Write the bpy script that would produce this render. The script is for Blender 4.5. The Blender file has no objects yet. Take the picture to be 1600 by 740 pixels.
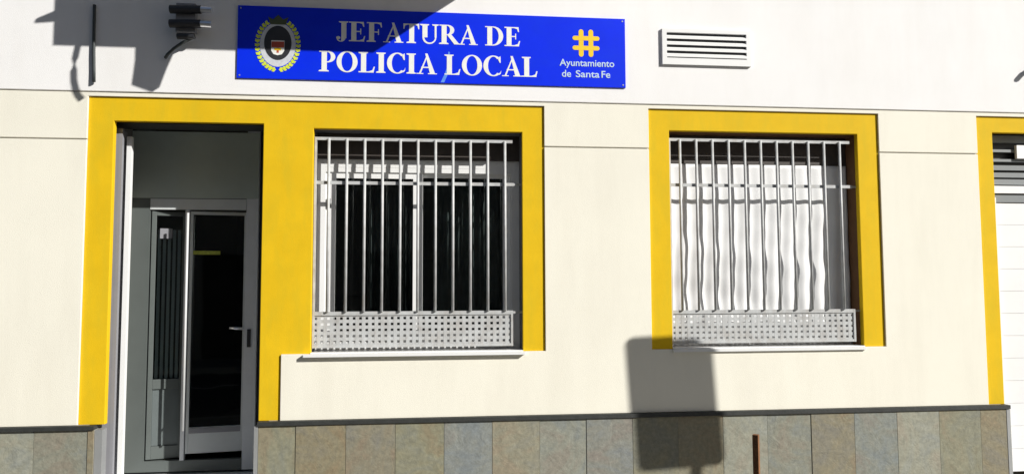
import bpy, bmesh, math, random
from mathutils import Vector, Matrix
random.seed(7)
SC = bpy.context.scene
COL = SC.collection
PI = math.pi

# ------------------------------------------------------------------ materials
def new_mat(name):
    m = bpy.data.materials.new(name); m.use_nodes = True
    nt = m.node_tree; b = nt.nodes['Principled BSDF']
    return m, nt, b

def paint(name, col, rough=0.6, var=0.06, scale=3.0, bump=0.0, bscale=150.0, metallic=0.0,
          dirt=None, dirt_amt=0.0, dirt_scale=(1.2, 1.2, 1.2), spec=0.5, bdist=0.004):
    """procedural paint: base colour, broad mottling, optional streaky grime, fine bump"""
    m, nt, b = new_mat(name)
    N, L = nt.nodes, nt.links
    tc = N.new('ShaderNodeTexCoord')
    n1 = N.new('ShaderNodeTexNoise'); n1.inputs['Scale'].default_value = scale
    n1.inputs['Detail'].default_value = 6; n1.inputs['Roughness'].default_value = 0.6
    L.new(tc.outputs['Object'], n1.inputs['Vector'])
    mr = N.new('ShaderNodeMapRange'); mr.inputs[1].default_value = 0.3; mr.inputs[2].default_value = 0.7
    mr.inputs[3].default_value = 1 - var; mr.inputs[4].default_value = 1 + var
    L.new(n1.outputs['Fac'], mr.inputs[0])
    mul = N.new('ShaderNodeVectorMath'); mul.operation = 'SCALE'
    mul.inputs[0].default_value = col
    L.new(mr.outputs[0], mul.inputs['Scale'])
    out = mul.outputs[0]
    if dirt:
        mp = N.new('ShaderNodeMapping'); mp.inputs['Scale'].default_value = dirt_scale
        L.new(tc.outputs['Object'], mp.inputs[0])
        n2 = N.new('ShaderNodeTexNoise'); n2.inputs['Scale'].default_value = 1.0
        n2.inputs['Detail'].default_value = 8; n2.inputs['Roughness'].default_value = 0.65
        L.new(mp.outputs[0], n2.inputs['Vector'])
        r2 = N.new('ShaderNodeMapRange'); r2.inputs[1].default_value = 0.45; r2.inputs[2].default_value = 0.75
        r2.inputs[3].default_value = 0; r2.inputs[4].default_value = dirt_amt
        L.new(n2.outputs['Fac'], r2.inputs[0])
        mx = N.new('ShaderNodeMix'); mx.data_type = 'RGBA'
        L.new(r2.outputs[0], mx.inputs[0]); L.new(out, mx.inputs[6])
        mx.inputs[7].default_value = (*dirt, 1)
        out = mx.outputs[2]
    L.new(out, b.inputs['Base Color'])
    b.inputs['Roughness'].default_value = rough
    b.inputs['Metallic'].default_value = metallic
    b.inputs['Specular IOR Level'].default_value = spec
    if bump > 0:
        n3 = N.new('ShaderNodeTexNoise'); n3.inputs['Scale'].default_value = bscale
        n3.inputs['Detail'].default_value = 4
        L.new(tc.outputs['Object'], n3.inputs['Vector'])
        bp = N.new('ShaderNodeBump'); bp.inputs['Strength'].default_value = bump
        bp.inputs['Distance'].default_value = bdist
        L.new(n3.outputs['Fac'], bp.inputs['Height']); L.new(bp.outputs[0], b.inputs['Normal'])
    return m

def slate_mat():
    m, nt, b = new_mat('slate_tile')
    N, L = nt.nodes, nt.links
    tc = N.new('ShaderNodeTexCoord')
    geo = N.new('ShaderNodeAttribute'); geo.attribute_name = 'tile_tone'
    cr = N.new('ShaderNodeValToRGB'); cr.color_ramp.interpolation = 'LINEAR'
    e = cr.color_ramp.elements
    e[0].position = 0; e[0].color = (0.155, 0.175, 0.175, 1)
    e[1].position = 1; e[1].color = (0.178, 0.158, 0.110, 1)
    for p, c in ((0.2, (0.275, 0.275, 0.225, 1)), (0.4, (0.195, 0.160, 0.095, 1)), (0.6, (0.185, 0.205, 0.215, 1)), (0.8, (0.205, 0.195, 0.125, 1))):
        x = e.new(p); x.color = c
    L.new(geo.outputs['Fac'], cr.inputs[0])
    # riven blotches: rust and ochre clouds plus pale veins
    ad = N.new('ShaderNodeVectorMath'); ad.operation = 'ADD'
    sc = N.new('ShaderNodeVectorMath'); sc.operation = 'SCALE'; sc.inputs[0].default_value = (7, 3, 11)
    L.new(geo.outputs['Fac'], sc.inputs['Scale'])
    L.new(tc.outputs['Object'], ad.inputs[0]); L.new(sc.outputs[0], ad.inputs[1])
    n1 = N.new('ShaderNodeTexNoise'); n1.inputs['Scale'].default_value = 2.4; n1.inputs['Detail'].default_value = 7
    n1.inputs['Roughness'].default_value = 0.65; n1.inputs['Distortion'].default_value = 1.2
    L.new(ad.outputs[0], n1.inputs['Vector'])
    c2 = N.new('ShaderNodeValToRGB'); e = c2.color_ramp.elements
    e[0].position = 0.38; e[0].color = (0.165, 0.185, 0.185, 1)
    e[1].position = 0.62; e[1].color = (0.235, 0.170, 0.105, 1)
    x = e.new(0.52); x.color = (0.235, 0.225, 0.155, 1)
    L.new(n1.outputs['Fac'], c2.inputs[0])
    mx = N.new('ShaderNodeMix'); mx.data_type = 'RGBA'; mx.inputs[0].default_value = 0.36
    L.new(cr.outputs[0], mx.inputs[6]); L.new(c2.outputs[0], mx.inputs[7])
    n2 = N.new('ShaderNodeTexNoise'); n2.inputs['Scale'].default_value = 34; n2.inputs['Detail'].default_value = 8
    n2.inputs['Roughness'].default_value = 0.75
    L.new(ad.outputs[0], n2.inputs['Vector'])
    mr = N.new('ShaderNodeMapRange'); mr.inputs[1].default_value = .3; mr.inputs[2].default_value = .7
    mr.inputs[3].default_value = .82; mr.inputs[4].default_value = 1.36
    L.new(n2.outputs['Fac'], mr.inputs[0])
    ml = N.new('ShaderNodeVectorMath'); ml.operation = 'SCALE'
    L.new(mx.outputs[2], ml.inputs[0]); L.new(mr.outputs[0], ml.inputs['Scale'])
    L.new(ml.outputs[0], b.inputs['Base Color'])
    b.inputs['Roughness'].default_value = 0.7
    n3 = N.new('ShaderNodeTexNoise'); n3.inputs['Scale'].default_value = 9; n3.inputs['Detail'].default_value = 10
    n3.inputs['Roughness'].default_value = .6; n3.inputs['Distortion'].default_value = .8
    L.new(ad.outputs[0], n3.inputs['Vector'])
    bp = N.new('ShaderNodeBump'); bp.inputs['Strength'].default_value = .32; bp.inputs['Distance'].default_value = .02
    L.new(n3.outputs['Fac'], bp.inputs['Height']); L.new(bp.outputs[0], b.inputs['Normal'])
    return m

def glass_mat(name, tint=(0.55, 0.6, 0.6), refl=1.0):
    m = bpy.data.materials.new(name); m.use_nodes = True
    nt = m.node_tree; N, L = nt.nodes, nt.links
    for n in list(N): N.remove(n)
    o = N.new('ShaderNodeOutputMaterial')
    t = N.new('ShaderNodeBsdfTransparent'); t.inputs[0].default_value = (*tint, 1)
    g = N.new('ShaderNodeBsdfGlossy'); g.inputs['Roughness'].default_value = 0.02
    g.inputs[0].default_value = (.9, .93, .92, 1)
    f = N.new('ShaderNodeFresnel'); f.inputs[0].default_value = 1.5
    tc = N.new('ShaderNodeTexCoord'); n = N.new('ShaderNodeTexNoise'); n.inputs['Scale'].default_value = 1.7
    L.new(tc.outputs['Object'], n.inputs['Vector'])
    bp = N.new('ShaderNodeBump'); bp.inputs['Strength'].default_value = .08; bp.inputs['Distance'].default_value = .02
    L.new(n.outputs['Fac'], bp.inputs['Height']); L.new(bp.outputs[0], g.inputs['Normal'])
    mx = N.new('ShaderNodeMixShader')
    L.new(f.outputs[0], mx.inputs[0]); L.new(t.outputs[0], mx.inputs[1]); L.new(g.outputs[0], mx.inputs[2])
    L.new(mx.outputs[0], o.inputs[0])
    return m

M = {}
M['upper'] = paint('white_render', (.84, .83, .82), .85, .022, 1.6, .35, 220, dirt=(.66, .62, .56), dirt_amt=.22, dirt_scale=(2.5, 1, .5))
M['cream'] = paint('cream_render', (.83, .80, .69), .85, .025, 1.3, .35, 220, dirt=(.64, .60, .50), dirt_amt=.28, dirt_scale=(3.5, 1, .6))
M['groove'] = paint('joint_mortar', (.60, .58, .56), .9, .1)
M['yellow'] = paint('yellow_paint', (.74, .475, .010), .7, .06, 4, .35, 200, dirt=(.60, .44, .020), dirt_amt=.65, dirt_scale=(9, 4, 2.4), spec=.15)
M['slate'] = slate_mat()
M['revealshadegrey'] = paint('shaded_reveal_grey', (.13, .125, .13), .85, .1, 8)  # dark grey carries the shade inside the first window's reveal
M['revealshadebrown'] = paint('shaded_reveal_brown', (.13, .060, .022), .85, .15, 8)  # yellow reveal paint with its shade mixed into the colour
M['curtaingrey'] = paint('grey_net_curtain', (.36, .38, .38), .9, .3, 6)
M['steelbar'] = paint('brushed_bar', (.62, .63, .63), .4, .05, 9)
M['pale'] = paint('pale_jamb_paint', (.72, .74, .76), .45, .06, 5)
M['cap'] = paint('dark_slate_cap', (.030, .032, .030), .6, .2, 20, .3, 60)
M['mortar'] = paint('grey_mortar', (.42, .41, .37), .9, .1, 30)
M['alu'] = paint('aluminium_trim', (.45, .46, .46), .4, .05, 10, metallic=.5)
M['whitepvc'] = paint('white_pvc', (.80, .80, .79), .4, .02, 5)
M['greyframe'] = paint('grey_enamel', (.11, .125, .12), .38, .05, 5)
M['transom'] = paint('grey_transom_panel', (.46, .52, .48), .5, .06, 3)
M['leafgrey'] = paint('light_grey_enamel', (.62, .65, .65), .4, .06, 5)
M['doorpanel'] = paint('grey_door_panel', (.12, .14, .14), .45, .08, 6)
M['guide'] = paint('grey_guide_paint', (.25, .25, .27), .5, .05, 6)
M['grille'] = paint('light_grey_iron_paint', (.50, .51, .51), .45, .10, 14, dirt=(.30, .26, .22), dirt_amt=.55, dirt_scale=(14, 9, 9))
M['shutterbox'] = paint('brown_shutter_box', (.055, .045, .04), .6, .2, 8)
M['black'] = paint('black_plastic', (.030, .031, .036), .45, .05)
M['cable'] = paint('grey_black_cable', (.035, .042, .042), .6, .05)
M['chrome'] = paint('galvanised_steel', (.90, .91, .94), .30, .03, metallic=1)
M['glass'] = glass_mat('window_glass', (.54, .60, .59))
M['darkglass'] = glass_mat('door_glass', (.35, .4, .4))
M['signblue'] = paint('blue_sign_vinyl', (.002, .026, .78), .45, .05, 5, dirt=(.004, .04, .70), dirt_amt=.45, dirt_scale=(3, 1, 7), spec=.15)
M['signwhite'] = paint('white_lettering', (.82, .82, .78), .5, .04, 20)
M['signsub'] = paint('pale_blue_lettering', (.52, .66, .80), .5, .04, 20)
M['scratch'] = paint('pale_blue_scuff', (.10, .28, .80), .5, .1, 40)
M['signyellow'] = paint('orange_yellow_vinyl', (.86, .56, .015), .5, .06, 30)
M['laurel'] = paint('yellow_green_laurel', (.66, .74, .06), .5, .15, 60)
M['silver'] = paint('silver_vinyl', (.60, .62, .66), .5, .1, 50)
M['red'] = paint('red_vinyl', (.45, .08, .04), .5)
M['darkgreen'] = paint('dark_green_vinyl', (.07, .09, .04), .5)
M['curtain'] = paint('white_blind_cloth', (.80, .80, .80), .9, .02, 8)
M['leafglass'] = glass_mat('pale_door_glass', (.75, .8, .8))
M['folds'] = paint('grey_slat_curtain', (.80, .82, .80), .8, .05, 8)
M['olive'] = paint('olive_strip', (.42, .46, .07), .5, .3, 60)
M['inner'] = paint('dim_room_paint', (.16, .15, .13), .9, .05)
M['furn'] = paint('dark_cabinet', (.05, .045, .04), .6, .1)
M['rust'] = paint('rusty_iron', (.20, .085, .030), .85, .25, 30, .4, 60)
M['shutterwhite'] = paint('white_shutter_paint', (.80, .80, .80), .5, .02, 4)
M['louvre'] = paint('grey_louvre', (.20, .215, .22), .5, .05)
M['pave'] = paint('pavement_slab', (.18, .18, .175), .9, .12, 4, .4, 60)
M['kerb'] = paint('granite_kerb', (.34, .33, .31), .85, .15, 60)
M['asphalt'] = paint('asphalt', (.052, .052, .054), .9, .25, 25, .6, 120)
M['ochre'] = paint('ochre_render', (.28, .26, .24), .9, .06, 2)
M['rooftile'] = paint('clay_tile', (.28, .12, .07), .9, .2, 6)
M['signback'] = paint('road_sign_steel', (.42, .43, .44), .5, .05, metallic=.4)

# ------------------------------------------------------------------ mesh helpers
def link(name, bm, mat, parent=None, smooth=False, bev=0.0, seg=2):
    if bev > 0:
        es = [e for e in bm.edges if len(e.link_faces) == 2 and e.calc_face_angle(0) > 0.6]
        bmesh.ops.bevel(bm, geom=es, offset=bev, segments=seg, affect='EDGES', profile=.6, clamp_overlap=True)
    bmesh.ops.recalc_face_normals(bm, faces=bm.faces)
    me = bpy.data.meshes.new(name); bm.to_mesh(me); bm.free()
    if smooth:
        for p in me.polygons: p.use_smooth = True
    me.materials.append(mat)
    o = bpy.data.objects.new(name, me); COL.objects.link(o)
    if parent: o.parent = parent
    return o

def box(bm, x0, x1, y0, y1, z0, z1):
    v = [bm.verts.new(p) for p in ((x0, y0, z0), (x1, y0, z0), (x1, y1, z0), (x0, y1, z0),
                                   (x0, y0, z1), (x1, y0, z1), (x1, y1, z1), (x0, y1, z1))]
    for f in ((0, 3, 2, 1), (4, 5, 6, 7), (0, 1, 5, 4), (1, 2, 6, 5), (2, 3, 7, 6), (3, 0, 4, 7)):
        bm.faces.new([v[i] for i in f])
    return v

def boxes(name, mat, parent, lst, bev=0.0):
    bm = bmesh.new()
    for b in lst: box(bm, *b)
    return link(name, bm, mat, parent, bev=bev)

def panel(xs, zs, fill, y0, y1):
    """solid slab in the xz plane made of the grid cells where fill(xc, zc) is true"""
    bm = bmesh.new(); V = {}
    def v(i, j, k):
        if (i, j, k) not in V: V[(i, j, k)] = bm.verts.new((xs[i], (y0, y1)[k], zs[j]))
        return V[(i, j, k)]
    nx, nz = len(xs) - 1, len(zs) - 1
    F = [[fill((xs[i] + xs[i+1]) / 2, (zs[j] + zs[j+1]) / 2) for j in range(nz)] for i in range(nx)]
    g = lambda i, j: 0 <= i < nx and 0 <= j < nz and F[i][j]
    for i in range(nx):
        for j in range(nz):
            if not F[i][j]: continue
            for k in (0, 1): bm.faces.new((v(i, j, k), v(i+1, j, k), v(i+1, j+1, k), v(i, j+1, k)))
            if not g(i-1, j): bm.faces.new((v(i, j, 0), v(i, j+1, 0), v(i, j+1, 1), v(i, j, 1)))
            if not g(i+1, j): bm.faces.new((v(i+1, j, 0), v(i+1, j+1, 0), v(i+1, j+1, 1), v(i+1, j, 1)))
            if not g(i, j-1): bm.faces.new((v(i, j, 0), v(i+1, j, 0), v(i+1, j, 1), v(i, j, 1)))
            if not g(i, j+1): bm.faces.new((v(i, j+1, 0), v(i+1, j+1, 0), v(i+1, j+1, 1), v(i, j+1, 1)))
    bmesh.ops.recalc_face_normals(bm, faces=bm.faces)
    bmesh.ops.dissolve_limit(bm, angle_limit=.01, verts=bm.verts, edges=bm.edges)
    return bm

def tube(bm, pts, r, n=10, r_end=None):
    pts = [Vector(p) for p in pts]; rings = []
    for i, p in enumerate(pts):
        d = (pts[min(i+1, len(pts)-1)] - pts[max(i-1, 0)]).normalized()
        a = d.cross(Vector((0, 0, 1)));
        if a.length < .1: a = d.cross(Vector((1, 0, 0)))
        a.normalize(); b = d.cross(a).normalized()
        rr = r if r_end is None else r + (r_end - r) * i / (len(pts) - 1)
        rings.append([bm.verts.new(p + (a * math.cos(2*PI*k/n) + b * math.sin(2*PI*k/n)) * rr) for k in range(n)])
    for q in range(len(rings) - 1):
        for k in range(n):
            bm.faces.new((rings[q][k], rings[q][(k+1) % n], rings[q+1][(k+1) % n], rings[q+1][k]))
    bm.faces.new(rings[0][::-1]); bm.faces.new(rings[-1])

def prism(bm, pts, y0, y1):
    """polygon in xz extruded from y0 (front) to y1"""
    a = [bm.verts.new((p[0], y0, p[1])) for p in pts]; b = [bm.verts.new((p[0], y1, p[1])) for p in pts]
    bm.faces.new(a); bm.faces.new(b[::-1])
    for i in range(len(a)):
        j = (i + 1) % len(a); bm.faces.new((a[i], b[i], b[j], a[j]))

def thing(name, label, cat, loc=(0, 0, 0), group=None):
    o = bpy.data.objects.new(name, None); COL.objects.link(o); o.location = loc
    o.empty_display_size = .1
    tag(o, label, cat, group); return o
def tag(o, label, cat, group=None):
    o['label'] = label; o['category'] = cat
    if group: o['group'] = group
def struct(name, bm, mat, kind='structure', **k):
    o = link(name, bm, mat, **k); o['kind'] = kind; return o

# ------------------------------------------------------------------ the setting
bm = bmesh.new(); box(bm, -400, 400, -400, -2.9, -1.0, -.12); struct('road', bm, M['asphalt'])
def paving(name, ya, yb):
    bm = bmesh.new(); s = .4
    box(bm, -16, 16, ya, yb, -.2, -.004)
    x = -16
    while x < 16 - .01:
        y = ya
        while y < yb - .01:
            y2 = min(y + s, yb)
            box(bm, x + .003, x + s - .003, y + .003, y2 - .003, -.003, 0)
            y += s
        x += s
    return struct(name, bm, M['pave'])
paving('pavement', -2.75, .3)
bm = bmesh.new()
for k in range(-16, 16): box(bm, k + .003, k + .997, -2.9, -2.754, -.3, .003)
struct('kerb', bm, M['kerb'], bev=.012)
paving('far_pavement', -10.6, -9.0)
bm = bmesh.new()
for k in range(-16, 16): box(bm, k + .003, k + .997, -8.996, -8.85, -.3, .003)
struct('far_kerb', bm, M['kerb'], bev=.012)
bm = bmesh.new()
for k in range(-20, 20): box(bm, k * 2, k * 2 + 1.0, -6.95, -6.83, -.119, -.116)
struct('road_marking', bm, M['signwhite'])
bm = bmesh.new(); box(bm, -400, 400, 7, 400, -1, -.02); struct('ground', bm, M['pave'])

# ------------------------------------------------------------------ police station building
B = thing('town_building', 'cream ground floor building with yellow surrounds, slate base and white upper wall', 'building', (0, 0, 0))

SUR = [  # yellow surrounds as (x0,x1,z0,z1) outlines, openings cut out
    (-2.435, -1.07, .645, 2.955), (-1.07, .845, 1.112, 2.955), (1.657, 3.54, 1.112, 2.955), (4.385, 6.35, .645, 2.955)]
OPN = [(-2.26, -1.222, 0, 2.782), (-.866, .677, 1.112, 2.755), (1.823, 3.365, 1.112, 2.79), (4.53, 6.2, -.1, 2.825)]
def inr(r, x, z): return r[0] < x < r[1] and r[2] < z < r[3]
in_sur = lambda x, z: any(inr(s, x, z) for s in SUR)
in_opn = lambda x, z: any(inr(s, x, z) for s in OPN)
XS = sorted({-8, 9, *[a for s in SUR + OPN for a in s[:2]]})
# cream render: lower field and the strip course above it
def cream(zlo, zhi):
    zs = sorted({zlo, zhi, *[a for s in SUR + OPN for a in s[2:] if zlo < a < zhi]})
    return panel(XS, zs, lambda x, z: not in_sur(x, z) and not in_opn(x, z), -.010, .0052)
link('cream_wall', cream(.6455, 2.639), M['cream'], B, bev=.003)
link('cream_course', cream(2.649, 2.981), M['cream'], B, bev=.003)
link('upper_wall', panel([-8, 9], [2.990, 6.6], lambda x, z: True, -.013, .30), M['upper'], B, bev=.004)
# masonry core behind the render (shows in the joints)
zs = sorted({-.1, 2.992, *[a + d for s in OPN for a in s[2:] for d in (0, .033) if -.1 < a < 2.99]})
def core(x, z):
    if inr((-2.36, -1.15, 0, 3.1), x, z): return False
    return not any(inr(o, x, z) for o in BIG)
BIG = [(o[0] - .033, o[1] + .033, o[2], o[3] + .033) for o in OPN]
CX = sorted(set(XS) | {-2.36, -1.15, *[a for s in BIG for a in s[:2]]})
link('masonry_core', panel(CX, zs, core, .0056, .29), M['groove'], B)
# yellow surrounds
def surround(sl, op):
    xs = sorted({a for s in sl for a in s[:2]} | {a for s in op for a in s[:2]})
    zs = sorted({a for s in sl for a in s[2:]} | {a for s in op for a in s[2:]})
    zs = [z for z in zs if z >= min(s[2] for s in sl)]
    g = 0.0015
    return panel(xs, zs, lambda x, z: any(inr(s, x, z) for s in sl) and not any(inr(s, x, z) for s in op), .004, .050)
link('door_and_window_surround', surround(SUR[:2], OPN[:2]), M['yellow'], B, bev=.004)['label'] = 'yellow painted band round the grey door and the window beside it'
link('window_surround', surround(SUR[2:3], OPN[2:3]), M['yellow'], B, bev=.004)['label'] = 'yellow painted band round the window with the white blind'
link('shutter_surround', surround(SUR[3:], OPN[3:]), M['yellow'], B, bev=.004)['label'] = 'yellow painted band beside the white shutter'
# slate dado
def dado(x0, x1):
    bm = bmesh.new(); lay = bm.faces.layers.float.new('tile_tone')
    k0 = math.floor((x0 - .094) / .35)
    tones = [0.42, .05, .2, .78, .4, .45, .82, .62, .3, .1, .55, .9, .35, .18, .7]
    x = x0
    k = k0
    while x < x1 - .02:
        xe = min(.094 + .35 * (k + 1), x1)
        if xe - x > .03:
            t = tones[(k + 7) % len(tones)]
            for (a, b) in ((0.0, .615 - .57), (.615 - .567, .612)):
                dy = random.uniform(-.003, .003)
                n0 = len(bm.faces)
                box(bm, x + .0012, xe - .0012 - random.random()*.001, -.026 + dy, .04, a, b)
                bm.faces.ensure_lookup_table()
                for f in bm.faces[n0:]: f[lay] = t
        x = xe; k += 1
    o = link('slate_dado', bm, M['slate'], B)
    return o
for a, b in ((-8, -2.315), (-1.215, 4.515), (6.25, 9)):
    dado(a, b)
    boxes('dado_backing', M['mortar'], B, [(a, b, -.020, .0465, -.1, .6135)])
    boxes('dado_cap', M['cap'], B, [(a - .004 if a > -7 else a, b + .03 if a > -2 else b, -.040, .047, .615, .6435)], bev=.003)
boxes('edge_trim', M['alu'], B, [(-2.312, -2.263, -.022, .05, -.05, .613)], bev=.004)
boxes('edge_trim', M['alu'], B, [(-1.243, -1.2165, -.030, .05, -.05, .613)], bev=.004)
boxes('edge_trim', M['alu'], B, [(4.517, 4.548, -.030, .05, -.05, .613)], bev=.004)

# window reveals behind the surround, their shade painted in as dark grey and brown
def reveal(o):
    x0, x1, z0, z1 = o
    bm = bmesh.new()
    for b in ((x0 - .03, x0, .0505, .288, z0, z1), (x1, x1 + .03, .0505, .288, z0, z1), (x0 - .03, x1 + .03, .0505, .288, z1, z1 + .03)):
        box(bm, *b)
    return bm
link('window_reveal', reveal(OPN[1]), M['revealshadegrey'], B)
link('window_reveal', reveal(OPN[2]), M['revealshadebrown'], B)

# ---- windows
def ring(bm, x0, x1, z0, z1, w, y0, y1):
    box(bm, x0, x0 + w, y0, y1, z0, z1); box(bm, x1 - w, x1, y0, y1, z0, z1)
    box(bm, x0 + w, x1 - w, y0, y1, z0, z0 + w); box(bm, x0 + w, x1 - w, y0, y1, z1 - w, z1)

def make_window(o, kind):
    x0, x1, z0, z1 = o
    zt = 2.562
    bm = bmesh.new(); ring(bm, x0 + .002, x1 - .002, z0 + .01, zt, .062, .20, .27); box(bm, x0 + .0645, x1 - .0645, .201, .269, zt - .098, zt - .0625)
    w = link('window', bm, M['whitepvc'], B, bev=.004)
    w['label'] = {'open': 'white framed sliding window with dark panes', 'blind': 'window covered by a white cloth blind'}[kind]
    xm = (x0 + x1) / 2 - .01
    lw = .062
    # sashes
    bm = bmesh.new(); ring(bm, x0 + .064, xm + .035, z0 + .075, zt - .07, .074, .212, .236)
    sash = link('sash', bm, M['whitepvc'], w, bev=.003)
    bm = bmesh.new(); ring(bm, xm - .035, x1 - .066, z0 + .075, zt - .07, .060, .240, .263)
    link('sash', bm, M['whitepvc'], w, bev=.003)
    for a, b, y in ((x0 + .138, xm - .039, .226), (xm + .025, x1 - .126, .253)):
        boxes('pane', M['glass'], w, [(a, b, y - .002, y + .002, z0 + .136, zt - .131)])
    boxes('handle', M['black'], w, [(x0 + .075, x0 + .10, .196, .2175, 2.19, 2.26)], bev=.004)
    boxes('shutter_box', M['shutterbox'], w, [(x0 + .003, x1 - .003, .175, .28, zt + .002, z1 - .003)])
    # stone sill
    bm = bmesh.new()
    v = box(bm, x0 - (.045 if kind == 'open' else .004), x1 + (.012 if kind == 'open' else 0), -.048 if kind == 'open' else -.028, -.011, 1.092, 1.1115)
    box(bm, x0 + .001, x1 - .001, -.010, .199, 1.1125, 1.1205)
    s = link('sill', bm, M['whitepvc'], w)
    return w
W1 = make_window(OPN[1], 'open'); W2 = make_window(OPN[2], 'blind')
# cloth blind of the second window, hanging between grille and frame
bm = bmesh.new(); nx, nz = 110, 46; V = []
x0, x1 = 1.829, 3.357
for j in range(nz + 1):
    z = 1.125 + (2.558 - 1.125) * j / nz; row = []
    for i in range(nx + 1):
        x = x0 + (x1 - x0) * i / nx
        k = 1 - (j / nz) ** 2
        y = .168 + k * (.006 * math.sin(z * 11 + x * 1.7) + .003 * math.sin(z * 27 + x * 5)) + .005 * math.sin(x * 50 + .8 * math.sin(z * 5)) * (.4 + k)
        row.append(bm.verts.new((x, y, z)))
    V.append(row)
for j in range(nz):
    for i in range(nx): bm.faces.new((V[j][i], V[j][i+1], V[j+1][i+1], V[j+1][i]))
ob = link('cloth_blind', bm, M['curtain'], W2, smooth=True)
md = ob.modifiers.new('thick', 'SOLIDIFY'); md.thickness = .002; md.offset = 0
# thin dark half drawn curtains inside the first window
bm = bmesh.new()
for a, b in ((-.50, -.16), (.02, .66)):
    prev = None; n = 60
    for i in range(n + 1):
        x = a + (b - a) * i / n; y = .36 + .022 * math.sin(i * .8) + .006 * math.sin(i * .41)
        c = (bm.verts.new((x, y, 1.12)), bm.verts.new((x, y, 2.5)))
        if prev: bm.faces.new((prev[0], c[0], c[1], prev[1]))
        prev = c
ob = link('curtain', bm, M['curtaingrey'], W1, smooth=True)
ob.modifiers.new('thick', 'SOLIDIFY').thickness = .003

# ---- iron grilles
def make_grille(label, gx0, gx1, wx1, first, step, n, z_top, z_mid, z_low, z_bot, wx0):
    bm = bmesh.new()
    box(bm, gx0, gx1, .040, .056, z_top - .022, z_top)            # top rail
    box(bm, gx0, gx1 + .01, .043, .053, z_mid - .012, z_mid + .012)  # middle rail
    box(bm, gx0, gx1, .038, .058, z_low - .014, z_low + .014)
    box(bm, gx0, gx1, .038, .058, z_bot, z_bot + .020)
    box(bm, gx0, gx0 + .016, .0375, .0585, z_bot - .0005, z_top); box(bm, gx1 - .016, gx1, .0375, .0585, z_bot - .0005, z_low + .010)
    for z in (z_mid, z_low):                                     # fixing lugs into the reveal
        box(bm, gx1, wx1 + .02, .044, .052, z - .008, z + .008)
        box(bm, wx0 - .02, gx0, .044, .052, z - .008, z + .008)
    g = link('window_grille', bm, M['grille'], B, bev=.002)
    g['label'] = label
    bb = bmesh.new(); tube(bb, [(0, 0, z_low + .012), (0, 0, z_top - .011)], .0106, 10)
    bar = link('bar', bb, M['grille'], g, smooth=True); bar.location = (first, .030, 0)
    for k in range(1, n):
        c = bar.copy(); COL.objects.link(c); c.location.x = first + step * k; c.location.z = random.uniform(-.001, .001)
        c.parent = g
    # perforated plate
    za, zb = z_bot + .020, z_low - .014
    bm = bmesh.new()
    nx_ = round((gx1 - gx0) / .0465); px_ = (gx1 - gx0) / nx_
    nz_ = 5; pz = (zb - za) / nz_
    for i in range(nx_ + 1):
        w_ = .0130
        x = gx0 + i * px_; box(bm, max(x - w_, gx0), min(x + w_, gx1), .0445, .0505, za, zb)
    for j in range(nz_ + 1):
        z = za + j * pz; h_ = .0125
        box(bm, gx0 + .0015, gx1 - .0015, .0452, .0498, max(z - h_, za + .0005), min(z + h_, zb - .0005))
    link('perforated_panel', bm, M['grille'], g)
    return g
make_grille('painted iron grille over the dark window beside the door', -.862, .607, .677, -.757, .1305, 11, 2.698, 2.360, 1.398, 1.150, -.866)
make_grille('painted iron grille over the window with the white blind', 1.827, 3.322, 3.365, 1.915, .1312, 11, 2.738, 2.372, 1.390, 1.150, 1.823)

# ---- entrance door
link('door_lining', (lambda bm: (box(bm, -2.40, -2.362, .0855, .66, .0, 2.86), box(bm, -1.148, -1.10, .0855, .66, .0, 2.86),
     box(bm, -2.40, -1.10, .0855, .66, 2.862, 2.90), bm)[-1])(bmesh.new()), M['pale'], B)
bm = bmesh.new()
box(bm, -2.2598, -2.2330, .0860, .118, .15, 2.745)      # guide channel, grey outer face
box(bm, -2.361, -2.2602, .0865, .24, .15, 2.745)
box(bm, -1.2218, -1.149, .0865, .24, .15, 2.745)
dg = link('shutter_guide', bm, M['guide'], B, bev=.003)
boxes('guide_strip', M['whitepvc'], dg, [(-2.2325, -2.200, .165, .205, .16, 2.70)], bev=.004)
boxes('roller_box', M['black'], B, [(-2.361, -1.149, .0865, .30, 2.783, 2.86)])['label'] = 'black roller shutter box over the door'
boxes('door_step', M['pale'], B, [(-2.36, -1.15, .03, .80, -.05, .15)], bev=.008)['label'] = 'pale stone step in the doorway'
bm = bmesh.new()
zT = 2.86
box(bm, -2.3615, -2.212, .60, .66, .17, zT)
box(bm, -2.212, -1.477, .60, .66, .17, .252); box(bm, -2.212, -1.477, .60, .66, 2.205, 2.30)
door = link('entrance_door', bm, M['greyframe'], B, bev=.005)
door['label'] = 'grey metal entrance door with dark glass, standing ajar'
boxes('transom_panel', M['transom'], door, [(-2.3605, -1.3835, .592, .599, 2.298, zT - .03)], bev=.002)
boxes('door_head', M['leafgrey'], door, [(-2.2115, -1.4775, .5965, .599, 2.207, 2.292)])
bm = bmesh.new(); box(bm, -1.3825, -1.149, .635, .66, .15, zT); link('side_filler', bm, M['black'], door)
boxes('jamb', M['pale'], door, [(-1.4765, -1.383, .601, .66, .17, zT)], bev=.005)
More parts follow.
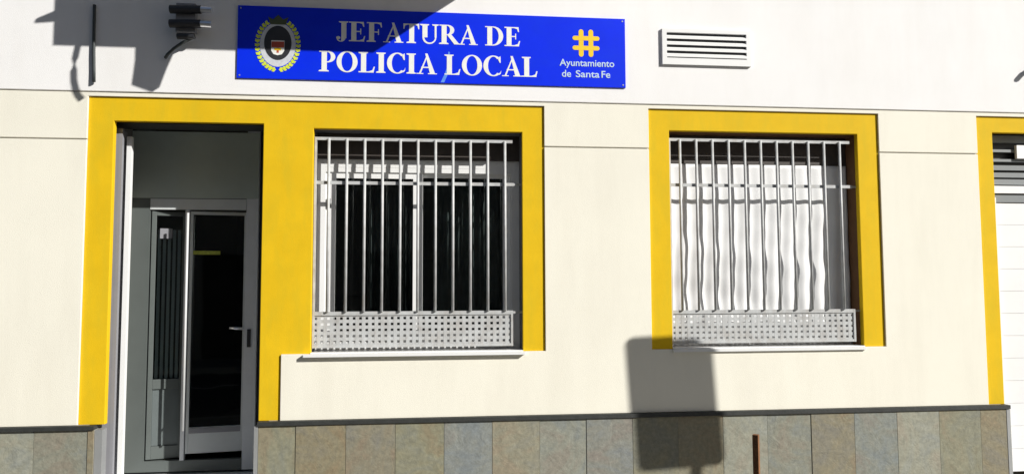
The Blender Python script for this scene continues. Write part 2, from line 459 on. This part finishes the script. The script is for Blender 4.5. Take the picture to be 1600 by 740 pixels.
# mullion, plus a bar added in the sun to draw its bright edge
boxes('mullion', M['pale'], door, [(-1.945, -1.915, .60, .64, .2525, 2.2045)], bev=.002)
bm = bmesh.new(); tube(bm, [(-1.886, .475, .50), (-1.886, .475, 2.17)], .0095, 12); pb = link('mullion_sun_bar', bm, M['steelbar'], door, smooth=True)
for z_ in (.62, 2.05):
    bm = bmesh.new(); tube(bm, [(-1.888, .477, z_), (-1.93, .601, z_)], .008, 8); link('standoff', bm, M['steelbar'], pb, smooth=True)
def leaf(x0, ang, wdt, lab, parts):
    bm = bmesh.new()
    e = bpy.data.objects.new('t', None)
    R = Matrix.Translation((x0, .625, 0)) @ Matrix.Rotation(math.radians(ang), 4, 'Z')
    def mk(name, mat, lst, parent, bev=.003):
        bm = bmesh.new()
        for b in lst: box(bm, *b)
        bmesh.ops.transform(bm, matrix=R, verts=bm.verts)
        return link(name, bm, mat, parent, bev=bev)
    return mk
# narrow left leaf, swung well inwards
L1 = leaf(-2.205, 14, .33, '', None)
nl = L1('narrow_leaf', M['greyframe'], [(0, .035, -.02, .02, .262, 2.195), (.225, .250, -.02, .02, .262, 2.195), (.035, .225, -.02, .02, .262, .36),
        (.035, .225, -.02, .02, .80, .875), (.035, .225, -.02, .02, 2.16, 2.195)], door)
L1('leaf_panel', M['doorpanel'], [(.035, .225, -.006, .006, .3605, .7995)], nl)
bm = bmesh.new()
R = Matrix.Translation((-2.205, .625, 0)) @ Matrix.Rotation(math.radians(14), 4, 'Z')
for k in range(5):
    box(bm, .045 + k * .036, .067 + k * .036, .012, .02, .88, 2.05)
bmesh.ops.transform(bm, matrix=R, verts=bm.verts); link('slat_curtain', bm, M['folds'], nl)
bm = bmesh.new(); box(bm, .06, .15, -.008, -.0045, 1.98, 2.06)
bmesh.ops.transform(bm, matrix=R, verts=bm.verts); link('glass_patch', bm, M['guide'], nl)  # small grey rectangle on the leaf glass
L1('leaf_glass', M['leafglass'], [(.035, .225, -.004, .002, .8755, 2.1595)], nl, bev=0)
# main leaf, ajar
L2 = leaf(-1.910, 9, .43, '', None)
ml = L2('main_leaf', M['leafgrey'], [(0, .022, -.02, .02, .300, 2.195), (.405, .432, -.02, .02, .300, 2.195), (.022, .405, -.02, .02, .300, .50), (.022, .405, -.02, .02, 2.17, 2.195)], door)
L2('leaf_glass', M['darkglass'], [(.022, .405, -.004, .002, .5005, 2.1695)], ml, bev=0)
L2('kick_rail', M['guide'], [(.024, .403, -.027, -.0205, .455, .495)], ml)
bm = bmesh.new()
box(bm, .005, .225, -.0079, -.0046, 1.852, 1.882)
bmesh.ops.transform(bm, matrix=Matrix.Translation((-1.910, .625, 0)) @ Matrix.Rotation(math.radians(9), 4, 'Z'), verts=bm.verts)
link('glass_strip', bm, M['olive'], ml)  # olive strip across the leaf glass
bm = bmesh.new(); tube(bm, [(-1.494, .66, 1.265), (-1.494, .60, 1.265), (-1.51, .585, 1.267), (-1.585, .582, 1.272)], .0105, 10)
link('handle', bm, M['chrome'], ml, smooth=True)
boxes('lock_plate', M['black'], door, [(-1.452, -1.425, .592, .5995, 1.12, 1.26)], bev=.003)

# ---- neighbour's white shutter in the right opening
bm = bmesh.new()
z = .10
box(bm, 4.5305, 4.575, .05, .12, -.08, 2.30)
while z < 2.24:
    box(bm, 4.575, 6.19, .075, .095, z, z + .178); z += .18
box(bm, 4.53, 6.195, .05, .11, 2.335, 2.395)
sh = link('roller_shutter', bm, M['shutterwhite'], B, bev=.002)
sh['label'] = 'white slatted shutter at the right edge'
boxes('shutter_rail', M['louvre'], sh, [(4.531, 6.195, .066, .10, 2.262, 2.330)])
bm = bmesh.new()
boxes('louvre_backing', M['black'], sh, [(4.531, 6.195, .13, .14, 2.40, 2.824)])
for z, h in ((2.41, .045), (2.47, .04), (2.53, .04), (2.60, .022), (2.68, .022), (2.76, .06)):
    v = box(bm, 4.532, 6.194, .085, .125, z, z + h)
link('louvre_slats', bm, M['louvre'], sh)
boxes('lamp_housing', M['shutterwhite'], sh, [(4.79, 5.15, .060, .084, 2.625, 2.735)], bev=.006)

# ---- rooms behind the openings (dim) and the body of the house
def room(x0, x1, y0, y1, z0, z1, name):
    bm = bmesh.new(); t = .08
    box(bm, x0 - t, x0, y0, y1, z0 - t, z1 + t); box(bm, x1, x1 + t, y0, y1, z0 - t, z1 + t)
    box(bm, x0, x1, y0, y1, z1, z1 + t); box(bm, x0, x1, y0, y1, z0 - t, z0)
    box(bm, x0 - t, x1 + t, y1, y1 + t, z0 - t, z1 + t)
    return link(name, bm, M['inner'], B)
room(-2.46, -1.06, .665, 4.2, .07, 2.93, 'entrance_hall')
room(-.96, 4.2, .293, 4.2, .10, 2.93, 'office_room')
bm = bmesh.new()
box(bm, -2.37, -2.36, .293, .66, 0, 2.9)
link('hall_partition', bm, M['inner'], B)
boxes('room_cabinet', M['furn'], B, [(-.2, .9, 3.2, 3.7, .1, 1.9), (-.85, -.45, 2.2, 2.9, .1, 1.5)])
bm = bmesh.new()
box(bm, -8, -7.8, .3, 6, -.1, 6.6); box(bm, 8.8, 9, .3, 6, -.1, 6.6); box(bm, -8, 9, 6, 6.2, -.1, 6.6)
link('side_and_rear_wall', bm, M['upper'], B)
bm = bmesh.new(); box(bm, -8.15, 9.15, -.25, 6.3, 6.602, 6.72)
link('roof', bm, M['rooftile'], B, bev=.01)

# ---- balcony over the entrance, above the frame (casts the big shadow)
bm = bmesh.new()
bx0, bx1, by, bz = -1.352, .878, -1.0, 4.248
box(bm, bx0, bx1, by, -.014, bz, bz + .16)
box(bm, bx0, bx1, by, by + .10, bz + .162, bz + 1.1)
box(bm, bx0, bx0 + .10, by + .102, -.014, bz + .162, bz + 1.1); box(bm, bx1 - .10, bx1, by + .102, -.014, bz + .162, bz + 1.1)
bal = link('balcony', bm, M['upper'], B, bev=.005)
bm = bmesh.new(); tube(bm, [(bx0 + .02, by + .02, 4.455), (bx0 - .11, by + .0, 4.425)], .042, 10, .016)
link('shadow_stub', bm, M['guide'], bal, smooth=True)  # unseen stub added to cast the notch in the balcony's shadow

# ---- unseen plate added below the balcony edge, outlined to cast the tapered shadow
def sh2w(x, z, d): return (x + 1.35 * d, -d, z + .95 * d)
caster = thing('hanging_shadow_plate', 'unseen tapered dark plate under the balcony, shaped for its shadow above the door', 'shadow_caster', sh2w(-2.0, 3.36, .9))
ox, oy, oz = sh2w(-2.0, 3.36, .9)
bm = bmesh.new()
P = [(-2.117, 3.46), (-2.117, 3.22), (-2.135, 3.045), (-1.995, 2.995), (-1.950, 3.13), (-1.895, 3.27), (-1.83, 3.345), (-1.74, 3.40)]
prism(bm, [(p[0] + 1.35 * .9 - ox, p[1] + .95 * .9 - oz) for p in P], -.02, .02)
link('caster_plate', bm, M['cable'], caster, bev=.004)
bm = bmesh.new(); box(bm, -.06, .06, -.03, .03, .101, bz - oz - .001); link('caster_bracket', bm, M['black'], caster)
# cable end dangling from the balcony
d = .95
bm = bmesh.new()
pts = [(-2.523, 3.40), (-2.534, 3.30), (-2.549, 3.21), (-2.556, 3.12), (-2.553, 3.05), (-2.540, 2.99), (-2.518, 2.945), (-2.492, 2.915)]
tube(bm, [sh2w(x, z, d) for x, z in pts], .0145, 8)
tag(link('dangling_cable', bm, M['cable'], smooth=True), 'curved loose cable end dangling from the balcony, left of the door', 'cable')
# black cable fixed to the wall
bm = bmesh.new()
tube(bm, [(-2.407, -.026, 3.61), (-2.405, -.027, 3.55), (-2.404, -.026, 3.40), (-2.399, -.029, 3.25), (-2.394, -.030, 3.14), (-2.389, -.034, 3.05)], .0115, 8)
tag(link('wall_cable', bm, M['cable'], smooth=True), 'short straight black cable hanging down the wall left of the blue sign', 'cable')

# ---- cable clamp with steel ends on the shaded wall
cl = thing('cable_clamp', 'grey cable clamp with two black sleeves on the shaded wall left of blue sign', 'cable clamp', (-1.72, -.013, 3.515))
bm = bmesh.new()
box(bm, -.10, .02, -.05, -.001, -.08, .10)
link('clamp_body', bm, M['guide'], cl, bev=.012)
for z in (.055, -.035):
    bm = bmesh.new(); tube(bm, [(-.13, -.07, z - .004), (.06, -.07, z)], .026, 14)
    s = link('sleeve', bm, M['black'], cl, smooth=False)
    bm = bmesh.new(); tube(bm, [(.061, -.07, z), (.085, -.07, z), (.088, -.07, z), (.128, -.07, z - .002)], .021, 14)
    link('steel_end', bm, M['chrome'], s)
bm = bmesh.new(); tube(bm, [(-.085, -.06, -.115), (.02, -.06, -.112)], .019, 12); link('connector', bm, M['black'], cl)
bm = bmesh.new(); tube(bm, [(.02, -.055, -.113), (-.01, -.052, -.128), (-.06, -.05, -.155), (-.11, -.045, -.19), (-.15, -.035, -.225), (-.17, -.015, -.24)], .010, 8)
link('lead', bm, M['cable'], cl, smooth=True)
cl.scale = (1.12, 1.12, 1.15)

# ---- small wall bracket at the right edge
br = thing('wall_hook', 'small black hook bracket on the white wall at the right edge', 'hook', (4.87, -.013, 3.35))
bm = bmesh.new(); tube(bm, [(0.03, -.001, .02), (0.03, -.05, .02), (.01, -.06, .01), (-.03, -.06, -.03)], .020, 8); link('hook', bm, M['black'], br, smooth=True)
bm = bmesh.new(); box(bm, .0, .06, -.008, -.001, -.03, .07); link('plate', bm, M['black'], br, bev=.003)

# ------------------------------------------------------------------ air vent
v = thing('air_vent', 'white louvred ventilation grille on the wall right of the blue sign', 'vent', (1.77, -.013, 3.30))
bm = bmesh.new(); W_, H_ = .715, .283
box(bm, 0, .036, -.020, 0, 0, H_); box(bm, W_ - .036, W_, -.020, 0, 0, H_)
box(bm, .036, W_ - .036, -.020, 0, 0, .052); box(bm, .036, W_ - .036, -.020, 0, H_ - .030, H_)
link('vent_frame', bm, M['whitepvc'], v, bev=.003)
bm = bmesh.new(); box(bm, .036, W_ - .036, -.003, -.001, .052, H_ - .030); link('vent_backing', bm, M['black'], v)
for k in range(4):
    z = .060 + k * .0475
    bm = bmesh.new()
    vs = box(bm, .036, W_ - .036, -.020, -.004, z, z + .020)
    for q in (vs[2], vs[3], vs[6], vs[7]): q.co.z += .012
    link('vent_slat', bm, M['whitepvc'], v)

# ------------------------------------------------------------------ blue sign
SX0, SX1, SZ0, SZ1 = -1.413, 1.477, 3.108, 3.646
S = thing('police_sign', 'wide blue police headquarters sign with white serif lettering above the door and window', 'sign', (SX0, -.013, SZ0))
SO = Vector((SX0, -.013, SZ0))
F = -.012       # front plane of the board in sign space (y)
bm = bmesh.new(); box(bm, 0, SX1 - SX0, F, -.001, 0, SZ1 - SZ0); link('sign_board', bm, M['signblue'], S, bev=.003)
bm = bmesh.new(); wS, hS = SX1 - SX0, SZ1 - SZ0

class G:                                   # one glyph as polygons, cap height 1
    def __init__(s): s.p = []; s.w = 0
    def r(s, x0, y0, x1, y1): s.p.append([(x0, y0), (x1, y0), (x1, y1), (x0, y1)]); return s
    def q(s, *pts): s.p.append(list(pts)); return s
    def arc(s, cx, cy, ox, oy, ix, iy, a0, a1, n=14, icx=None):
        icx = cx if icx is None else icx
        a = [math.radians(a0 + (a1 - a0) * k / n) for k in range(n + 1)]
        for k in range(n):
            s.p.append([(cx + ox*math.cos(a[k]), cy + oy*math.sin(a[k])), (cx + ox*math.cos(a[k+1]), cy + oy*math.sin(a[k+1])),
                        (icx + ix*math.cos(a[k+1]), cy + iy*math.sin(a[k+1])), (icx + ix*math.cos(a[k]), cy + iy*math.sin(a[k]))])
        return s
    def ser(s, xc, hw, y, up):             # slab-ish bracketed serif
        d = .045 if up else -.045
        s.q((xc - hw, y), (xc + hw, y), (xc + hw, y + d), (xc + hw - .06, y + 1.7*d), (xc - hw + .06, y + 1.7*d), (xc - hw, y + d)); return s
def glyph(c):
    g = G(); T = .20; t = .075
    if c == 'I': g.r(.11, 0, .11+T, 1).ser(.195, .18, 0, 1).ser(.195, .18, 1, 0); g.w = .40
    elif c == 'L': g.r(.11, 0, .11+T, 1).ser(.195, .18, 1, 0).r(.02, 0, .60, .055).q((.40, .055), (.60, .055), (.645, .29), (.60, .29), (.55, .12)); g.w = .68
    elif c in 'EF':
        g.r(.11, 0, .11+T, 1).r(.02, .945, .60, 1).q((.60, 1), (.42, .945), (.54, .90), (.58, .75), (.62, .75))
        g.r(.28, .48, .46, .535).q((.46, .36), (.46, .66), (.50, .66), (.50, .36)); g.w = .67
        if c == 'E': g.r(.02, 0, .62, .055).q((.42, .055), (.62, .055), (.665, .28), (.62, .28), (.57, .12)); g.w = .70
        else: g.ser(.195, .18, 0, 1)
    elif c == 'P': g.r(.11, 0, .11+T, 1).ser(.195, .19, 0, 1).r(.02, .95, .36, 1).r(.28, .44, .36, .49).arc(.34, .72, .29, .28, .12, .225, -90, 90); g.w = .66
    elif c == 'R':
        g.r(.11, 0, .11+T, 1).ser(.195, .19, 0, 1).r(.02, .95, .36, 1).r(.28, .46, .36, .51).arc(.34, .73, .28, .27, .11, .215, -90, 90)
        g.q((.33, .48), (.50, .50), (.80, .05), (.80, 0), (.62, 0)); g.w = .77
    elif c == 'D': g.r(.11, 0, .11+T, 1).r(.02, .95, .36, 1).r(.02, 0, .36, .05).arc(.34, .5, .42, .5, .235, .445, -90, 90); g.w = .79
    elif c == 'O': g.arc(.42, .5, .40, .52, .215, .465, 0, 360, 36); g.w = .84
    elif c == 'C':
        g.arc(.43, .5, .40, .52, .215, .465, 48, 312, 28)
        g.q((.66, .95), (.71, .99), (.72, .66), (.68, .66), (.62, .82)).q((.60, .10), (.70, .17), (.745, .29), (.72, .12), (.66, .05)); g.w = .77
    elif c == 'U':
        g.r(.11, .32, .11+T, 1).ser(.195, .18, 1, 0).r(.60, .32, .60+t, 1).ser(.632, .13, 1, 0)
        g.arc(.3875, .32, .2775, .34, .2125, .265, 180, 360, 18, icx=.44 if False else .40); g.w = .77
    elif c == 'T': g.r(.25, 0, .25+T, 1).ser(.335, .19, 0, 1).r(.02, .945, .65, 1).q((.02, 1), (.02, .72), (.055, .72), (.09, .90), (.20, .945)).q((.65, 1), (.47, .945), (.58, .90), (.615, .72), (.65, .72)); g.w = .67
    elif c == 'A':
        g.q((.34, 1.02), (.43, 1.02), (.73, .03), (.53, .03)).q((.39, .90), (.42, .84), (.17, .03), (.10, .03))
        g.r(.19, .30, .56, .36).r(.0, 0, .27, .045).r(.45, 0, .80, .045); g.w = .78
    elif c == 'J':
        g.r(.22, .14, .22+T, 1).ser(.305, .18, 1, 0).arc(.20, .16, .19, .20, .02, .155, -90, 0, 8).arc(.20, .16, .17, .20, .11, .155, -180, -90, 8)
        g.arc(.105, .16, .085, .08, .001, .001, 0, 360, 12); g.w = .50
    elif c == ' ': g.w = .30
    return g
def serif_line(name, text, x0, x1, z0, z1, mat, kern={}):
    gs = [glyph(c) for c in text]
    tot = sum(g.w for g in gs); k = (x1 - x0) / tot; h = z1 - z0
    bm = bmesh.new(); x = x0; off = 0
    for g in gs:
        for i, poly in enumerate(g.p):
            pts = [(x - SX0 + a * k, z0 - SZ0 + b * h) for a, b in poly]
            prism(bm, pts, F - .0012 - .00004 * (i % 40), F + .0005)
        x += g.w * k
    return link(name, bm, mat, S)
serif_line('lettering_line', 'JEFATURA DE', -.712, .668, 3.404, 3.552, M['signwhite'])
serif_line('lettering_line', 'POLICIA LOCAL', -.832, .800, 3.172, 3.325, M['signwhite'])
# scuff mark over the L
bm = bmesh.new()
prism(bm, [(.118 - SX0, .240), (.130 - SX0, .236), (.128 - SX0, .13), (.118 - SX0, .075), (.088 - SX0, .005), (.062 - SX0, .005), (.092 - SX0, .07), (.112 - SX0, .13)], F - .0007, F + .0004)
link('scuff_mark', bm, M['scratch'], S)

def sans(name, text, xc, zc, width, height, mat):
    cu = bpy.data.curves.new(name, 'FONT'); cu.body = text; cu.align_x = 'CENTER'; cu.align_y = 'CENTER'
    cu.size = 1; cu.extrude = .004; cu.offset = .012
    t = bpy.data.objects.new('tmp_text', cu); COL.objects.link(t)
    bpy.context.view_layer.update()
    me = bpy.data.meshes.new_from_object(t.evaluated_get(bpy.context.evaluated_depsgraph_get()))
    bpy.data.objects.remove(t)
    xs = [q.co.x for q in me.vertices]; ys = [q.co.y for q in me.vertices]
    cx, cy = (min(xs)+max(xs))/2, (min(ys)+max(ys))/2
    kx = width / (max(xs)-min(xs)); ky = height / (max(ys)-min(ys))
    for q in me.vertices:
        x, y, z = q.co
        q.co = ((x-cx)*kx + xc - SX0, F - .0012 - z * .25 + .001 - .001, (y-cy)*ky + zc - SZ0)
    me.materials.clear(); me.materials.append(mat)
    o = bpy.data.objects.new(name, me); COL.objects.link(o); o.parent = S; return o
sans('small_lettering', 'Ayuntamiento', 1.176, 3.283, .425, .070, M['signsub'])
sans('small_lettering', 'de', 1.016, 3.206, .071, .054, M['signsub'])
sans('small_lettering', 'Santa', 1.180, 3.206, .184, .054, M['signsub'])
sans('small_lettering', 'Fe', 1.322, 3.206, .068, .054, M['signsub'])

# hash emblem
bm = bmesh.new()
def capsule(bm, xa, za, xb, zb, r, y0, y1, n=8):
    a = math.atan2(zb - za, xb - xa); pts = []
    for k in range(n + 1): t = a - PI/2 + PI * k / n; pts.append((xb + r*math.cos(t), zb + r*math.sin(t)))
    for k in range(n + 1): t = a + PI/2 + PI * k / n; pts.append((xa + r*math.cos(t), za + r*math.sin(t)))
    prism(bm, pts, y0, y1)
cx, cz = 1.170 - SX0, 3.446 - SZ0
for i, s in enumerate((-1, 1)):
    capsule(bm, cx + s*.038, cz - .088, cx + s*.038, cz + .088, .0185, F - .0012 - i*.0001, F + .0005)
    capsule(bm, cx - .088, cz + s*.038, cx + .088, cz + s*.038, .0170, F - .0016 - i*.0001, F + .0005)
link('hash_emblem', bm, M['signyellow'], S)

# crest: laurel wreath, silver and black ovals, small shield, crown
ex, ez = -1.126 - SX0, 3.362 - SZ0
def oval(bm, cx, cz, rx, rz, y, n=40): prism(bm, [(cx + rx*math.cos(2*PI*k/n), cz + rz*math.sin(2*PI*k/n)) for k in range(n)], y, F + .0005)
bm = bmesh.new(); oval(bm, ex, ez, .128, .165, F - .0010); crest = link('crest', bm, M['silver'], S)
bm = bmesh.new(); oval(bm, ex, ez + .012, .098, .128, F - .0016); link('crest_field', bm, M['black'], crest)
bm = bmesh.new()
for s in (-1, 1):
    for k in range(15):
        a = math.radians(-90 + s * (6 + k * 9.8)); rx, rz = .146, .188
        px, pz = ex + rx*math.cos(a), ez + rz*math.sin(a)
        ta = math.atan2(rz*math.cos(a), -rx*math.sin(a)) + (0 if s > 0 else PI)
        for q, sp in ((0, .55), (1, -.55)):
            b = ta + sp * s; l, w = .030, .011
            ux, uz = math.cos(b), math.sin(b)
            prism(bm, [(px - ux*.006, pz - uz*.006), (px + ux*l*.5 - uz*w, pz + uz*l*.5 + ux*w), (px + ux*l, pz + uz*l), (px + ux*l*.5 + uz*w, pz + uz*l*.5 - ux*w)],
                  F - .0019 - .0001*((k*2+q) % 7), F + .0005)
link('laurel_wreath', bm, M['laurel'], crest)
bm = bmesh.new()
prism(bm, [(ex-.047, ez+.03), (ex+.047, ez+.03), (ex+.047, ez-.045), (ex+.03, ez-.072), (ex, ez-.08), (ex-.03, ez-.072), (ex-.047, ez-.045)], F - .0022, F + .0005)
link('crest_shield', bm, M['signwhite'], crest)
bm = bmesh.new(); box(bm, ex-.045, ex+.045, F-.0026, F-.0001, ez-.022, ez+.022); box(bm, ex-.008, ex+.008, F-.0028, F-.0001, ez-.062, ez-.024)
link('shield_band', bm, M['red'], crest)
bm = bmesh.new(); box(bm, ex-.024, ex+.024, F-.0030, F-.0001, ez-.044, ez-.026); link('shield_bar', bm, M['signyellow'], crest)
bm = bmesh.new()
prism(bm, [(ex-.055, ez+.150), (ex+.055, ez+.150), (ex+.072, ez+.205), (ex+.036, ez+.188), (ex, ez+.222), (ex-.036, ez+.188), (ex-.072, ez+.205)], F - .0034, F + .0005)
link('crown', bm, M['darkgreen'], crest)
for sx_ in (.02, wS - .02):
    for sz_ in (.02, hS - .02):
        bm = bmesh.new(); oval(bm, sx_, sz_, .006, .006, F - .002, 12); link('rivet', bm, M['alu'], S)

# ------------------------------------------------------------------ street furniture
# square iron post by the kerb
post = thing('iron_post', 'thin rusty square iron post standing before the slate base below the second window', 'post', (1.4095, -2.35, 0))
bm = bmesh.new(); h = .0125; box(bm, -h, h, -h, h, 0, .947)
bmesh.ops.rotate(bm, cent=(0, 0, 0), matrix=Matrix.Rotation(math.radians(-38), 3, 'Z'), verts=bm.verts)
link('post_shaft', bm, M['rust'], post, bev=.0015)
bm = bmesh.new(); box(bm, -.05, .05, -.05, .05, .0005, .012); link('foot_plate', bm, M['rust'], post, bev=.002)

# road sign by the kerb, out of frame to the right: it casts the sign-shaped shadow
d = 2.45
cxs, czs = 1.808, .715
rs = thing('road_sign', 'tall road sign on a steel pole by the kerb, its shadow on the wall', 'road sign', (1.90 + 1.35*d, -d, 0))
bm = bmesh.new()
w2, h2, rr = .333, .500, .055
pts = []
for (qx, qz, a0) in ((w2-rr, h2-rr, 0), (-w2+rr, h2-rr, 90), (-w2+rr, -h2+rr, 180), (w2-rr, -h2+rr, 270)):
    for k in range(7):
        a = math.radians(a0 + 15*k); pts.append((qx + rr*math.cos(a), qz + rr*math.sin(a)))
prism(bm, pts, -.012, .0)
Rm = Matrix.Translation((cxs - 1.90, 0, czs + .95*d)) @ Matrix.Rotation(math.radians(-3.6), 4, 'Y')
bmesh.ops.transform(bm, matrix=Rm, verts=bm.verts)
link('sign_plate', bm, M['signback'], rs)
bm = bmesh.new(); tube(bm, [(0, .034, 0), (0, .034, .22 + .95*d), (-.06, .034, .95*d + 1.15)], .030, 14)
link('pole', bm, M['signback'], rs, smooth=True)

# ------------------------------------------------------------------ building across the street (seen only in the panes)
H = thing('far_house', 'grey house across the street', 'house', (0, -10.6, 0))
def rct(x0, x1, z0, z1): return (x0, x1, z0, z1)
wins = [rct(-7.5 + 3*k, -6.3 + 3*k, 1.0, 2.4) for k in range(6) if k != 2] + [rct(-1.5, -.4, 0, 2.3)]
xs = sorted({-11, 11, *[a for w in wins for a in w[:2]]}); zs = sorted({-.1, 7.6, *[a for w in wins for a in w[2:]]})
link('wall', panel(xs, zs, lambda x, z: not any(inr(w, x, z) for w in wins), -.3, 0), M['ochre'], H)
for w in wins[:-1]:
    bm = bmesh.new(); ring(bm, w[0]+.002, w[1]-.002, w[2]+.002, w[3]-.002, .06, -.22, -.16); f = link('window', bm, M['whitepvc'], H)
    boxes('pane', M['black'], f, [(w[0]+.062, w[1]-.062, -.20, -.19, w[2]+.062, w[3]-.062)])
boxes('door', M['furn'], H, [(wins[-1][0]+.002, wins[-1][1]-.002, -.22, -.16, .0, 2.298)])
boxes('roof', M['rooftile'], H, [(-11.2, 11.2, -6, .35, 7.605, 7.8)])
boxes('rear_wall', M['ochre'], H, [(-11, 11, -5.8, -5.5, -.1, 7.60), (-11, -10.8, -5.49, -.31, -.1, 7.60), (10.8, 11, -5.49, -.31, -.1, 7.60)])

# ------------------------------------------------------------------ light
SUN = Vector((1.35, -1.0, .95)).normalized()
el = math.asin(SUN.z); az = math.atan2(SUN.x, SUN.y)
w = bpy.data.worlds.new('World'); SC.world = w; w.use_nodes = True
nt = w.node_tree; bg = nt.nodes['Background']
sky = nt.nodes.new('ShaderNodeTexSky'); sky.sky_type = 'NISHITA'; sky.sun_disc = False
sky.sun_elevation = el; sky.sun_rotation = az
nt.links.new(sky.outputs[0], bg.inputs[0]); bg.inputs[1].default_value = .05
sd = bpy.data.lights.new('sun', 'SUN'); sd.energy = 5.0; sd.angle = math.radians(.45); sd.color = (1, .975, .925)
so = bpy.data.objects.new('sun', sd); COL.objects.link(so)
so.rotation_euler = SUN.to_track_quat('Z', 'Y').to_euler()

# ------------------------------------------------------------------ camera
cd = bpy.data.cameras.new('camera'); cam = bpy.data.objects.new('camera', cd); COL.objects.link(cam)
cd.sensor_width = 36; cd.lens = 26.036; cd.clip_start = .05; cd.clip_end = 2000
r = Vector((.99418, -.107641, -.003581)); u = Vector((-.003435, -.064922, .997884)); f = Vector((.107646, .992068, .064914))
R3 = Matrix((r, u, -f)).transposed()
cam.matrix_world = Matrix.Translation((0, -5.5, 1.6)) @ R3.to_4x4()
SC.camera = cam
SC.view_settings.view_transform = 'Standard'; SC.view_settings.look = 'None'
SC.view_settings.exposure = .27; SC.view_settings.gamma = 1
SC.view_settings.use_curve_mapping = False
SC.cycles.max_bounces = 8; SC.cycles.transparent_max_bounces = 12
SC.cycles.use_denoising = True
